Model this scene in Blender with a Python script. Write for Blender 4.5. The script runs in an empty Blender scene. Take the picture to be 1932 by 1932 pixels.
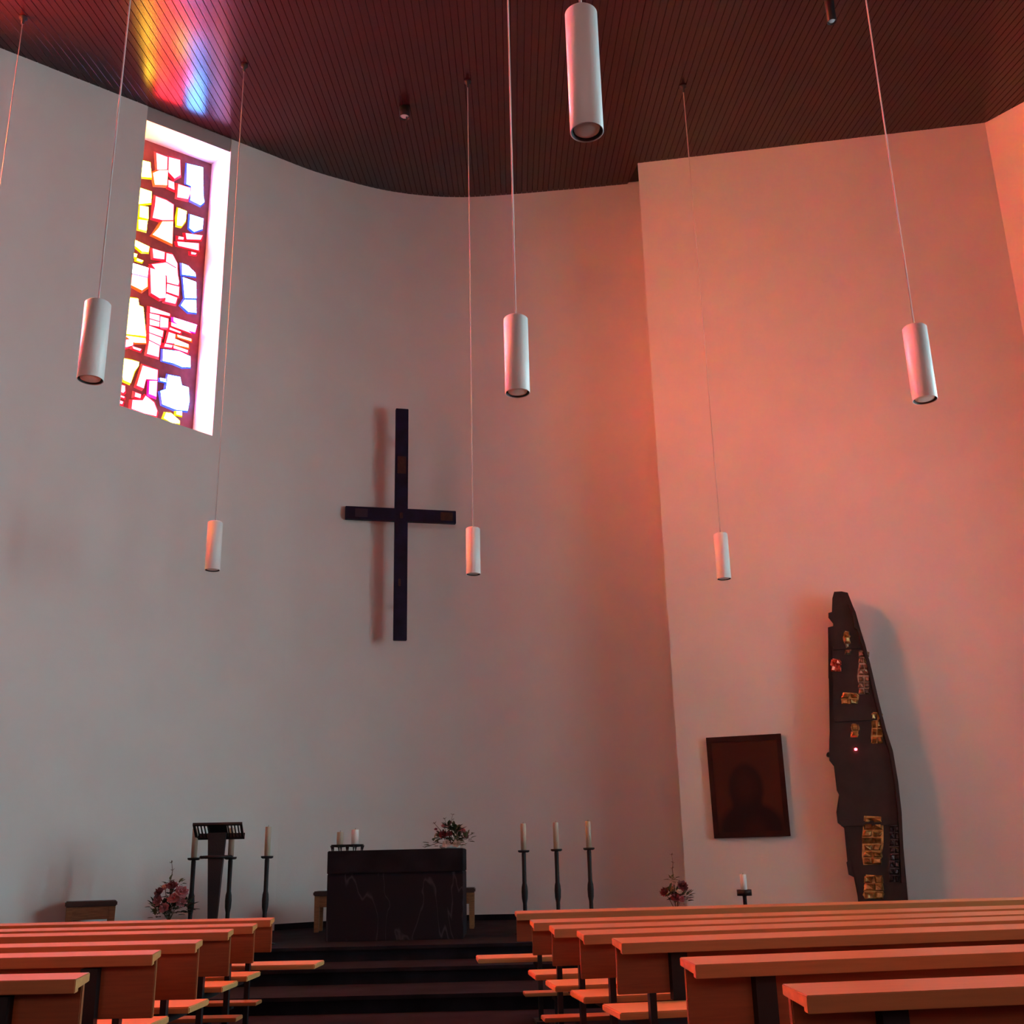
# Church interior with stained glass, recreated in Blender 4.5
import bpy, bmesh, math, random
from mathutils import Vector, Matrix
from mathutils.geometry import delaunay_2d_cdt
random.seed(7)
S = bpy.context.scene
COL = S.collection
D2R = math.radians

# ---------------------------------------------------------------- camera
cam_data = bpy.data.cameras.new('camera'); cam = bpy.data.objects.new('camera', cam_data); COL.objects.link(cam)
S.camera = cam
cam_data.sensor_fit = 'HORIZONTAL'; cam_data.sensor_width = 36.0
cam_data.lens = 36.0 * 2061.0 / 1932.0
cam_data.clip_start = 0.05; cam_data.clip_end = 200
PITCH, ROLL = D2R(17.7), D2R(1.34)
fwd = Vector((0, math.cos(PITCH), math.sin(PITCH))); up0 = Vector((0, -math.sin(PITCH), math.cos(PITCH))); rt0 = Vector((1, 0, 0))
rt = rt0 * math.cos(ROLL) - up0 * math.sin(ROLL); upv = rt0 * math.sin(ROLL) + up0 * math.cos(ROLL)
M = Matrix((rt, upv, -fwd)).transposed().to_4x4(); M.translation = Vector((0, 0, 1.29)); cam.matrix_world = M

# ---------------------------------------------------------------- world, light levels, exposure
W = bpy.data.worlds.new('world'); S.world = W; W.use_nodes = True
W.node_tree.nodes['Background'].inputs[0].default_value = (0.6, 0.75, 1.0, 1); W.node_tree.nodes['Background'].inputs[1].default_value = 0.0
S.view_settings.view_transform = 'Standard'; S.view_settings.look = 'None'; S.view_settings.gamma = 1.0
S.view_settings.use_curve_mapping = False; S.view_settings.exposure = 0.28
GLOW = 38.0          # sky brightness seen in the stained glass panes
GLOW_SIDE = 240.0
SIDE_TINT = 0.02
DAY_RIGHT = 17.0     # daylight through the blue-green windows of the right aisle
SUN = 175.0          # hazy low sun shining in through the stained windows of the left wall
sun_d = bpy.data.lights.new('hazy_sun', 'SUN'); sun_o = bpy.data.objects.new('hazy_sun', sun_d); COL.objects.link(sun_o)
sun_d.energy = SUN; sun_d.angle = D2R(48); sun_d.color = (1.0, .94, .88)
sun_o.rotation_euler = Vector((.865, .44, -.28)).to_track_quat('-Z', 'Y').to_euler(); sun_o.location = (-20, 8, 20)

FILL_REAR = 1.6       # warm fill from unseen windows added behind the viewer

# ---------------------------------------------------------------- materials
MATS = {}

def mat(name, col, rough=0.6, metal=0.0, var=0.0, scale=6.0, stretch=None, bump=0.0, bscale=60.0, emit=None, es=0.0, spec=0.5, coat=0.0, col2=None):
    if name in MATS: return MATS[name]
    m = bpy.data.materials.new(name); m.use_nodes = True; nt = m.node_tree; b = nt.nodes['Principled BSDF']
    b.inputs['Base Color'].default_value = (*col, 1); b.inputs['Roughness'].default_value = rough; b.inputs['Metallic'].default_value = metal
    b.inputs['Specular IOR Level'].default_value = spec; b.inputs['Coat Weight'].default_value = coat
    tc = nt.nodes.new('ShaderNodeTexCoord'); src = tc.outputs['Object']
    if stretch:
        mp = nt.nodes.new('ShaderNodeMapping'); mp.inputs['Scale'].default_value = stretch; nt.links.new(src, mp.inputs['Vector']); src = mp.outputs['Vector']
    if var > 0 or col2:
        n = nt.nodes.new('ShaderNodeTexNoise'); n.inputs['Scale'].default_value = scale; n.inputs['Detail'].default_value = 5; nt.links.new(src, n.inputs['Vector'])
        r = nt.nodes.new('ShaderNodeValToRGB'); a = r.color_ramp.elements
        c2 = col2 or tuple(c * (1 - var) for c in col)
        a[0].position = 0.32; a[0].color = (*c2, 1); a[1].position = 0.68; a[1].color = (*[min(1, c * (1 + var * .5)) for c in col], 1)
        nt.links.new(n.outputs['Fac'], r.inputs['Fac']); nt.links.new(r.outputs['Color'], b.inputs['Base Color'])
    if bump > 0:
        n2 = nt.nodes.new('ShaderNodeTexNoise'); n2.inputs['Scale'].default_value = bscale; n2.inputs['Detail'].default_value = 4; nt.links.new(src, n2.inputs['Vector'])
        bp = nt.nodes.new('ShaderNodeBump'); bp.inputs['Strength'].default_value = bump; bp.inputs['Distance'].default_value = 0.01
        nt.links.new(n2.outputs['Fac'], bp.inputs['Height']); nt.links.new(bp.outputs['Normal'], b.inputs['Normal'])
    if emit:
        b.inputs['Emission Color'].default_value = (*emit, 1); b.inputs['Emission Strength'].default_value = es
    MATS[name] = m; return m

plaster = mat('white_plaster', (.76, .745, .72), .85, var=.03, scale=1.3, bump=.12, bscale=45)
rear_m = mat('brown_brick_wall', (.24, .17, .13), .85, var=.2, scale=3)  # unseen walls given a dark colour to cut bounce light on the pew backs
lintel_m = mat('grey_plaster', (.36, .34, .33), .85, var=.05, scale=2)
plank_m = mat('dark_stained_wood', (.022, .006, .007), .21, var=.3, scale=9, stretch=(6, .25, 6), bump=.10, bscale=9, spec=.24)
plank_m.node_tree.nodes['Principled BSDF'].inputs['Specular Tint'].default_value = (.9, .68, .80, 1)
slat_back_m = mat('ceiling_void', (.012, .008, .008), .8)
wood = mat('varnished_beech', (.45, .175, .06), .30, var=.10, scale=7, stretch=(.6, 9, 9), spec=.6)
wood_shaded = mat('stained_beech_panel', (.28, .075, .022), .45, var=.15, scale=7, stretch=(.6, 9, 9), spec=.35)  # same beech, darker: shade on the pew backs painted into the colour
wood_lit = mat('light_beech_seat', (.60, .29, .105), .35, var=.12, scale=7, stretch=(.6, 9, 9), spec=.4)  # same beech, lighter and yellower: light on the seats painted into the colour
wood_end = mat('beech_end_grain', (.56, .22, .065), .45, var=.2, scale=25)
wood_old = mat('oak_stool_wood', (.30, .14, .055), .5, var=.3, scale=8, stretch=(1, 8, 8))
black_steel = mat('black_steel', (.012, .011, .013), .5, .3, spec=.4)
iron = mat('wrought_iron', (.011, .011, .013), .55, .1, spec=.3, bump=.3, bscale=80)
slate = mat('dark_slate', (.012, .012, .017), .85, spec=.08, var=.5, scale=3, bump=.1, bscale=30)
carpet = mat('dark_floor_stone', (.012, .012, .017), .85, spec=.08, var=.35, scale=4, bump=.08, bscale=50)
white_metal = mat('white_lamp_metal', (.80, .80, .79), .42, spec=.4)
lamp_in = mat('lamp_inner_black', (.02, .02, .02), .6)
lamp_glass = mat('frosted_lamp_glass', (.82, .79, .74), .5)
cord_m = mat('pale_cord', (.55, .53, .52), .6)
wax = mat('cream_wax', (.50, .41, .31), .55)
wax_white = mat('white_wax', (.85, .84, .80), .5)
enamel = mat('blue_enamel', (.006, .007, .034), .55, spec=.25, var=.6, scale=5, bump=.3, bscale=22)
copper = mat('worn_copper', (.045, .018, .013), .6, .2, var=.4, scale=20)
bronze = mat('dark_bronze', (.020, .013, .013), .5, .25, var=.4, scale=5, bump=.25, bscale=18)
gold_in = mat('amber_glass', (.46, .27, .09), .28, .6, var=.6, scale=16, bump=.7, bscale=25)
clear_in = mat('smoky_crystal', (.34, .27, .19), .18, .45, var=.6, scale=16, bump=.7, bscale=25)
red_in = mat('ruby_glass', (.75, .14, .08), .2, .5, var=.5, scale=20, bump=.6, bscale=30)
dark_in = mat('dark_crystal', (.05, .05, .06), .25, .3, var=.5, scale=16, bump=.7, bscale=25)
concrete_m = mat('glazing_concrete', (.16, .045, .045), .8, var=.2, scale=12)  # red glow between the panes painted into the concrete colour
leaf_m = mat('dark_leaf', (.022, .036, .014), .5, var=.4, scale=12)
leaf_l = mat('pale_leaf', (.13, .14, .06), .5, var=.3, scale=12)
stem_m = mat('dry_stem', (.12, .07, .035), .7)
pink_m = mat('dusky_pink_petal', (.36, .12, .13), .6, var=.3, scale=25)
red_m = mat('dark_red_petal', (.13, .018, .025), .6, var=.3, scale=25)
cream_m = mat('cream_petal', (.62, .50, .42), .6, var=.2, scale=25)
vase_m = mat('pale_glazed_vase', (.62, .66, .64), .15)
grey_m = mat('grey_relief', (.20, .19, .18), .6, var=.3, scale=9)

HUES = {'r': (1.0, .030, .05), 'o': (1.0, .07, .04), 'y': (1.0, .62, .04), 'b': (.10, .34, 1.0), 'c': (.8, .7, .8), 'v': (.95, .10, .55), 'm': (1.0, .03, .25)}
HALO_RIMS = {'r': (1.0, .012, .03), 'o': (1.0, .10, .01), 'y': (.62, .58, .0), 'b': (.03, .10, .85), 'c': (.35, .4, .9), 'v': (.55, .02, .55), 'm': (.9, .0, .35)}  # glare around the bright panes, painted as glowing coloured rims
def pane_mat(c, strength, dens=1.0):
    name = 'glass_%s_%d_%d' % (c, strength, dens * 100)
    if name in MATS: return MATS[name]
    m = bpy.data.materials.new(name); m.use_nodes = True; nt = m.node_tree; nt.nodes.clear()
    out = nt.nodes.new('ShaderNodeOutputMaterial'); tr = nt.nodes.new('ShaderNodeBsdfTransparent'); em = nt.nodes.new('ShaderNodeEmission'); ad = nt.nodes.new('ShaderNodeAddShader')
    tr.inputs[0].default_value = (*[t * dens for t in TINT[c]], 1); em.inputs[0].default_value = (*HUES[c], 1); em.inputs[1].default_value = strength
    nt.links.new(tr.outputs[0], ad.inputs[0]); nt.links.new(em.outputs[0], ad.inputs[1]); nt.links.new(ad.outputs[0], out.inputs[0])
    MATS[name] = m; return m
TINT = {'r': (1.0, .025, .03), 'o': (1.0, .06, .012), 'y': (1.0, .17, .02), 'b': (.22, .25, .85), 'c': (.8, .55, .55), 'v': (.9, .07, .3), 'm': (1.0, .02, .18)}
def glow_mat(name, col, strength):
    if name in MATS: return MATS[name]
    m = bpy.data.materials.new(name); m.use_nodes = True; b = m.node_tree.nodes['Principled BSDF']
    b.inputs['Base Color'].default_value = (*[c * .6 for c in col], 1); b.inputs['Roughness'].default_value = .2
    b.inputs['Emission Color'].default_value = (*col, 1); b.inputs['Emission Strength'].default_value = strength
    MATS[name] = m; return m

# ---------------------------------------------------------------- mesh helpers
class MB:
    def __init__(s): s.bm = bmesh.new()
    def face(s, pts, mi=0, smooth=False):
        f = s.bm.faces.new([s.bm.verts.new(p) for p in pts]); f.material_index = mi; f.smooth = smooth; return f
    def hexa(s, p, mi=0):            # p: 8 points, bottom loop 0-3 (ccw from above), top loop 4-7
        v = [s.bm.verts.new(q) for q in p]
        for q in ((3, 2, 1, 0), (4, 5, 6, 7), (0, 1, 5, 4), (1, 2, 6, 5), (2, 3, 7, 6), (3, 0, 4, 7)):
            f = s.bm.faces.new([v[i] for i in q]); f.material_index = mi
        return s
    def box(s, c, d, rz=0, mi=0, m=None):
        x, y, z = d[0] / 2, d[1] / 2, d[2] / 2
        R = (m or Matrix.Rotation(rz, 4, 'Z')); c = Vector(c)
        return s.hexa([c + R @ Vector(q) for q in ((-x, -y, -z), (x, -y, -z), (x, y, -z), (-x, y, -z), (-x, -y, z), (x, -y, z), (x, y, z), (-x, y, z))], mi)
    def tube(s, pts, rad, seg=10, mi=0, caps=True):
        pts = [Vector(p) for p in pts]; n = len(pts); rad = rad if isinstance(rad, (list, tuple)) else [rad] * n; rings = []
        for i, p in enumerate(pts):
            d = (pts[min(i + 1, n - 1)] - pts[max(i - 1, 0)]).normalized()
            a = d.orthogonal().normalized() if abs(d.z) < .95 else Vector((1, 0, 0)); a = (a - d * a.dot(d)).normalized(); b = d.cross(a)
            rings.append([s.bm.verts.new(p + (a * math.cos(t) + b * math.sin(t)) * rad[i]) for t in [2 * math.pi * k / seg for k in range(seg)]])
        for r0, r1 in zip(rings[:-1], rings[1:]):
            for k in range(seg):
                f = s.bm.faces.new((r0[k], r0[(k + 1) % seg], r1[(k + 1) % seg], r1[k])); f.smooth = True; f.material_index = mi
        if caps:
            f = s.bm.faces.new(rings[0][::-1]); f.material_index = mi
            f = s.bm.faces.new(rings[-1]); f.material_index = mi
        return s
    def lathe(s, prof, c=(0, 0, 0), seg=24, mi=0, smooth=True):
        c = Vector(c); rings = []
        for r, z in prof:
            if r < 1e-5: rings.append([s.bm.verts.new(c + Vector((0, 0, z)))])
            else: rings.append([s.bm.verts.new(c + Vector((r * math.cos(2 * math.pi * k / seg), r * math.sin(2 * math.pi * k / seg), z))) for k in range(seg)])
        for a, b in zip(rings[:-1], rings[1:]):
            for k in range(seg):
                k2 = (k + 1) % seg
                if len(a) == 1 and len(b) == 1: continue
                if len(a) == 1: q = (a[0], b[k2], b[k])
                elif len(b) == 1: q = (a[k], a[k2], b[0])
                else: q = (a[k], a[k2], b[k2], b[k])
                f = s.bm.faces.new(q); f.smooth = smooth; f.material_index = mi
        return s
    def prism(s, poly, fr, d0, d1, mi=0, shrink=0.0):    # poly (u,v) in frame fr(u,v,depth)
        n = len(poly); cu = sum(p[0] for p in poly) / n; cv = sum(p[1] for p in poly) / n
        back = [s.bm.verts.new(fr(u, v, d0)) for u, v in poly]
        front = [s.bm.verts.new(fr(u + (cu - u) * shrink, v + (cv - v) * shrink, d1)) for u, v in poly]
        f = s.bm.faces.new(front); f.material_index = mi
        f = s.bm.faces.new(back[::-1]); f.material_index = mi
        for k in range(n):
            f = s.bm.faces.new((back[k], back[(k + 1) % n], front[(k + 1) % n], front[k])); f.material_index = mi
        return s
    def build(s, name, mats, parent=None, bevel=0.0, loc=None):
        bm = s.bm
        bmesh.ops.remove_doubles(bm, verts=bm.verts, dist=1e-5) if bevel else None
        bmesh.ops.recalc_face_normals(bm, faces=bm.faces)
        if bevel: bmesh.ops.bevel(bm, geom=[e for e in bm.edges if e.is_manifold and e.calc_face_angle(0) > .6], offset=bevel, segments=2, affect='EDGES', clamp_overlap=True)
        me = bpy.data.meshes.new(name); bm.to_mesh(me); bm.free()
        for m in (mats if isinstance(mats, (list, tuple)) else [mats]): me.materials.append(m)
        o = bpy.data.objects.new(name, me); COL.objects.link(o)
        if parent is not None: o.parent = parent
        if loc is not None: o.location = loc
        return o
def tag(o, label=None, cat=None, group=None, kind=None):
    for k, v in (('label', label), ('category', cat), ('group', group), ('kind', kind)):
        if v: o[k] = v
    return o
def empty(name, loc=(0, 0, 0), rz=0.0, **kw):
    o = bpy.data.objects.new(name, None); COL.objects.link(o); o.location = loc; o.rotation_euler = (0, 0, rz); o.empty_display_size = .1
    return tag(o, **kw)
def copy_tree(o, parent=None):
    c = o.copy(); COL.objects.link(c)
    if parent is not None: c.parent = parent
    for ch in [k for k in bpy.data.objects if k.parent == o]: copy_tree(ch, c)
    return c
def frame(p, d):                       # vertical plane frame: u along d, v = z, depth toward the room
    p = Vector((p[0], p[1], 0)); d = Vector((d[0], d[1], 0)).normalized(); n = Vector((d.y, -d.x, 0))
    return lambda u, v, w=0.0: p + d * u + n * w + Vector((0, 0, v))

# ---------------------------------------------------------------- plan of the church
def cz(y): return 12.979 + .22 * (y - 17.4)            # ceiling height, rising towards the altar
W1P, W1D = (-4.924, 14.153), (.6293, .7771)
w1 = frame(W1P, W1D)
W3P, W3D = (2.307, 16.14), (.975, -.2222)
w3 = frame(W3P, W3D)
def catmull(P, n=6):
    out = []
    for i in range(1, len(P) - 2):
        a, b, c, d = [Vector(p) for p in P[i - 1:i + 3]]
        for k in range(n):
            t = k / n; out.append(.5 * ((2 * b) + (c - a) * t + (2 * a - 5 * b + 4 * c - d) * t * t + (3 * b - a - 3 * c + d) * t ** 3))
    out.append(Vector(P[-2])); return [(p.x, p.y) for p in out]
e1 = w1(2.42, 0); e0 = w1(1.9, 0)
curve = catmull([(e0.x, e0.y), (e1.x, e1.y), (-2.904, 16.50), (-2.221, 17.02), (-1.48, 17.345), (-.75, 17.46), (.078, 17.39), (1.24, 17.205), (2.405, 17.0), (3.4, 16.83)])
curve += [(3.4, 16.83), (3.5, 16.0)]
L_END = w1(-12.5, 0); C34 = w3(5.586, 0)
W4D = (.392, -.920); w4 = frame((C34.x, C34.y), W4D); R_END = w4(11.0, 0)
BACK_Y = -7.0
poly = [(L_END.x, BACK_Y), (L_END.x, L_END.y), (e1.x, e1.y)] + [p for p in curve[1:] if p[0] < 2.25] + [(2.307, 16.97), (2.307, 16.14), (C34.x, C34.y), (R_END.x, R_END.y), (R_END.x, BACK_Y)]
def yspan(x):
    ys = []
    for (x0, y0), (x1, y1) in zip(poly, poly[1:] + poly[:1]):
        if (x0 - x) * (x1 - x) < 0: ys.append(y0 + (y1 - y0) * (x - x0) / (x1 - x0))
    return (min(ys), max(ys)) if len(ys) > 1 else None
def xspan(y):
    xs = []
    for (x0, y0), (x1, y1) in zip(poly, poly[1:] + poly[:1]):
        if (y0 - y) * (y1 - y) < 0: xs.append(x0 + (x1 - x0) * (y - y0) / (y1 - y0))
    return min(xs), max(xs)

# ---------------------------------------------------------------- shell
mb = MB(); mb.face([(x, y, 0) for x, y in poly]); tag(mb.build('floor', carpet), kind='structure')
mb = MB(); mb.face([(x, y, cz(y) + .035) for x, y in ((-13.3, -7.5), (-13.3, 18.0), (12.6, 18.0), (12.6, -7.5))])
ceiling = tag(mb.build('ceiling', slat_back_m), kind='structure')
pw = .0955; k = 0; x = -12.72
while x < 11.99:
    sp = yspan(x)
    if sp:
        h = pw / 2 - .002; ch = .003; t = .016
        j = random.uniform(-.0015, .0015)
        prof = [(-h, t), (-h, ch), (-h + ch, 0), (h - ch, 0), (h, ch), (h, t)]
        mb = MB()
        for a in range(5):
            (xa, za), (xb, zb) = prof[a], prof[a + 1]
            ya0, ya1 = yspan(x + xa) or sp; yb0, yb1 = yspan(x + xb) or sp
            mb.face([(x + xa, ya0, cz(ya0) + za + j), (x + xa, ya1, cz(ya1) + za + j), (x + xb, yb1, cz(yb1) + zb + j), (x + xb, yb0, cz(yb0) + zb + j)])
        mb.build('plank', plank_m, ceiling)
    x += pw

def wall_with_holes(name, fr, s0, s1, holes, depth, slope, mats, top=lambda p: cz(p.y) + .07):
    """holes: (sa, sb, z bottom, head function); the reveals run back by depth."""
    mb = MB(); xs = [s0]
    for h in holes: xs += [h[0], h[1]]
    xs.append(s1)
    def col(a, b, za, zb, mi=0):
        mb.face([fr(a, za(a)), fr(b, za(b)), fr(b, zb(b)), fr(a, zb(a))], mi)
    zero = lambda s: 0.0; tp = lambda s: top(fr(s, 0))
    for i in range(0, len(xs) - 1):
        a, b = xs[i], xs[i + 1]
        if i % 2 == 0: col(a, b, zero, tp)
        else:
            h = holes[i // 2]; zb = lambda s, h=h: h[2]; hd = h[3]
            col(a, b, zero, zb)
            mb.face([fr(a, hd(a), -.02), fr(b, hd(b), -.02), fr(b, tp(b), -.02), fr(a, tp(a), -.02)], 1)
            mb.face([fr(a, h[2]), fr(b, h[2]), fr(b, h[2] + slope, -depth), fr(a, h[2] + slope, -depth)])
            mb.face([fr(a, hd(a), -.02), fr(b, hd(b), -.02), fr(b, hd(b), -depth), fr(a, hd(a), -depth)])
            for q in (a, b): mb.face([fr(q, h[2]), fr(q, tp(q)), fr(q, tp(q), -depth), fr(q, h[2] + slope, -depth)])
    return tag(mb.build(name, mats), kind='structure')

head = lambda s: 12.033 + .1709 * s
HOLES = [(-7.65, -6.15, 7.31, head), (-5.35, -3.85, 7.31, head), (-.60, .90, 7.31, head)]
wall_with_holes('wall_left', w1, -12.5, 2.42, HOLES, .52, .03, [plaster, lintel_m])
mb = MB()
for (x0, y0), (x1, y1) in zip(curve[:-1], curve[1:]):
    mb.face([(x0, y0, 0), (x1, y1, 0), (x1, y1, cz(y1) + .07), (x0, y0, cz(y0) + .07)], smooth=True)
bmesh.ops.remove_doubles(mb.bm, verts=mb.bm.verts, dist=1e-4)
tag(mb.build('wall_back', plaster), kind='structure')
def slab(name, fr, s0, s1, thick, taper=0.0):
    mb = MB(); zt = lambda s, w: cz(fr(s, 0, w).y) + .07
    q = [(s0, 0), (s1, 0), (s1 + .2, -thick), (s0 + taper, -thick)]
    bot = [fr(s, 0, w) for s, w in q]; tp = [fr(s, zt(s, w), w) for s, w in q]
    mb.hexa(bot + tp); return tag(mb.build(name, plaster), kind='structure')
slab('wall_right', w3, 0, 5.586, .32, taper=.25)
hR = lambda s: 6.4
RWIN = (3.4, 5.3, 7.2, 9.1)
wall_with_holes('wall_side', w4, 0, 11.0, [(a, a + 1.3, 1.6, hR) for a in RWIN], .9, .02, [plaster, plaster])
fr_r = frame((R_END.x, R_END.y), (0, -1))
RW = R_END.y - BACK_Y
wall_with_holes('wall_aisle', fr_r, 0, RW, [], .3, .02, [rear_m, rear_m])
fr_l = frame((L_END.x, BACK_Y), (0, 1)); hN = lambda s: 7.06
wall_with_holes('wall_nave', fr_l, 0, L_END.y - BACK_Y, [], .52, .03, [rear_m, rear_m])
fr_b = frame((R_END.x, BACK_Y), (-1, 0)); hB = lambda s: 6.2
RB = (2.4, 7.2, 12.0, 16.8)  # openings for the added fill windows
wall_with_holes('wall_rear', fr_b, 0, R_END.x - L_END.x, [(a, a + 3.6, 3.4, hB) for a in RB], .3, .02, [rear_m, rear_m])
mb = MB()
bs = [p for p in curve if p[0] < 2.35]
for (x0, y0), (x1, y1) in zip(bs[:-1], bs[1:]):
    mb.face([(x0, y0 - .012, .45), (x1, y1 - .012, .45), (x1, y1 - .012, .53), (x0, y0 - .012, .53)]); mb.face([(x0, y0 - .012, .53), (x1, y1 - .012, .53), (x1, y1, .53), (x0, y0, .53)])
tag(mb.build('baseboard_back', slate), kind='structure')
# altar platform: three broad steps
steps = empty('altar_steps', (0, 0, 0), kind='structure')
for i, (yf, zt) in enumerate(((10.82, .15), (11.8, .30), (12.6, .45))):
    xl, xr = xspan(yf); ring = [(xl + .02, yf), (xr - .02, yf)] + [p for p in reversed(poly) if p[1] > yf]
    mb = MB(); lo = zt - .15
    mb.face([(a, b, zt) for a, b in ring])
    n = len(ring); mb.face([(ring[0][0], yf, lo), (ring[1][0], yf, lo), (ring[1][0], yf, zt), (ring[0][0], yf, zt)])
    mb.box(((xl + xr) / 2, yf - .012, zt - .018), (xr - xl - .08, .024, .036))
    mb.build('step', slate, steps)

# ---------------------------------------------------------------- stained glass
def stained_window(name, sc, panes, detailed, glow, w1=w1, head=head, zb=7.31):
    root = tag(empty(name, w1(sc, zb, -.5)), kind='structure')
    base = root.location.copy()
    fr = lambda u, v, w: w1(u, v, w) - base
    a, b = sc - .76, sc + .76
    vs = [(a, zb - .09), (b, zb - .09), (b, head(b) + .08), (a, head(a) + .08)]; es = [(0, 1), (1, 2), (2, 3), (3, 0)]
    for c, pl in panes:
        n0 = len(vs); vs += pl; es += [(n0 + k, n0 + (k + 1) % len(pl)) for k in range(len(pl))]
    rv, re_, rf, _, _, _ = delaunay_2d_cdt([Vector(v) for v in vs], es, [], 1, 1e-5)
    def inside(p, pl):
        r = False
        for (x0, y0), (x1, y1) in zip(pl, pl[1:] + pl[:1]):
            if (y0 > p[1]) != (y1 > p[1]) and p[0] < (x1 - x0) * (p[1] - y0) / (y1 - y0) + x0: r = not r
        return r
    mb = MB(); bv = [mb.bm.verts.new(fr(v[0], v[1], -.52)) for v in rv]
    for f in rf:
        q = sum((rv[i] for i in f), Vector((0, 0))) / len(f)
        if not any(inside(q, pl) for c, pl in panes): mb.bm.faces.new([bv[i] for i in f])
    bmesh.ops.delete(mb.bm, geom=[v for v in mb.bm.verts if not v.link_faces], context='VERTS')
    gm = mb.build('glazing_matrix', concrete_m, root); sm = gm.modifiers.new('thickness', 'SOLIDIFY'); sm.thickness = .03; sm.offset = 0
    for c, pl in panes:
        n = len(pl); cu = sum(p[0] for p in pl) / n; cv = sum(p[1] for p in pl) / n
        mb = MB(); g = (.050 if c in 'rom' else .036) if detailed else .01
        out = []
        for u, v in pl:
            L = math.hypot(u - cu, v - cv) or 1; out.append((u + (u - cu) / L * g, v + (v - cv) / L * g))
        A = [mb.bm.verts.new(fr(u, v, -.515)) for u, v in out]; B = [mb.bm.verts.new(fr(u, v, -.475)) for u, v in pl]
        mb.bm.faces.new(B).material_index = 0
        for k in range(n): mb.bm.faces.new((A[k], A[(k + 1) % n], B[(k + 1) % n], B[k])).material_index = 1  # sloping rim glows in place of glare
        mb.build('pane', [pane_mat(c, glow, 1.0 if detailed else SIDE_TINT), glow_mat('edge_' + c, HALO_RIMS[c], 1.0)], root)
    return root
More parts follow.
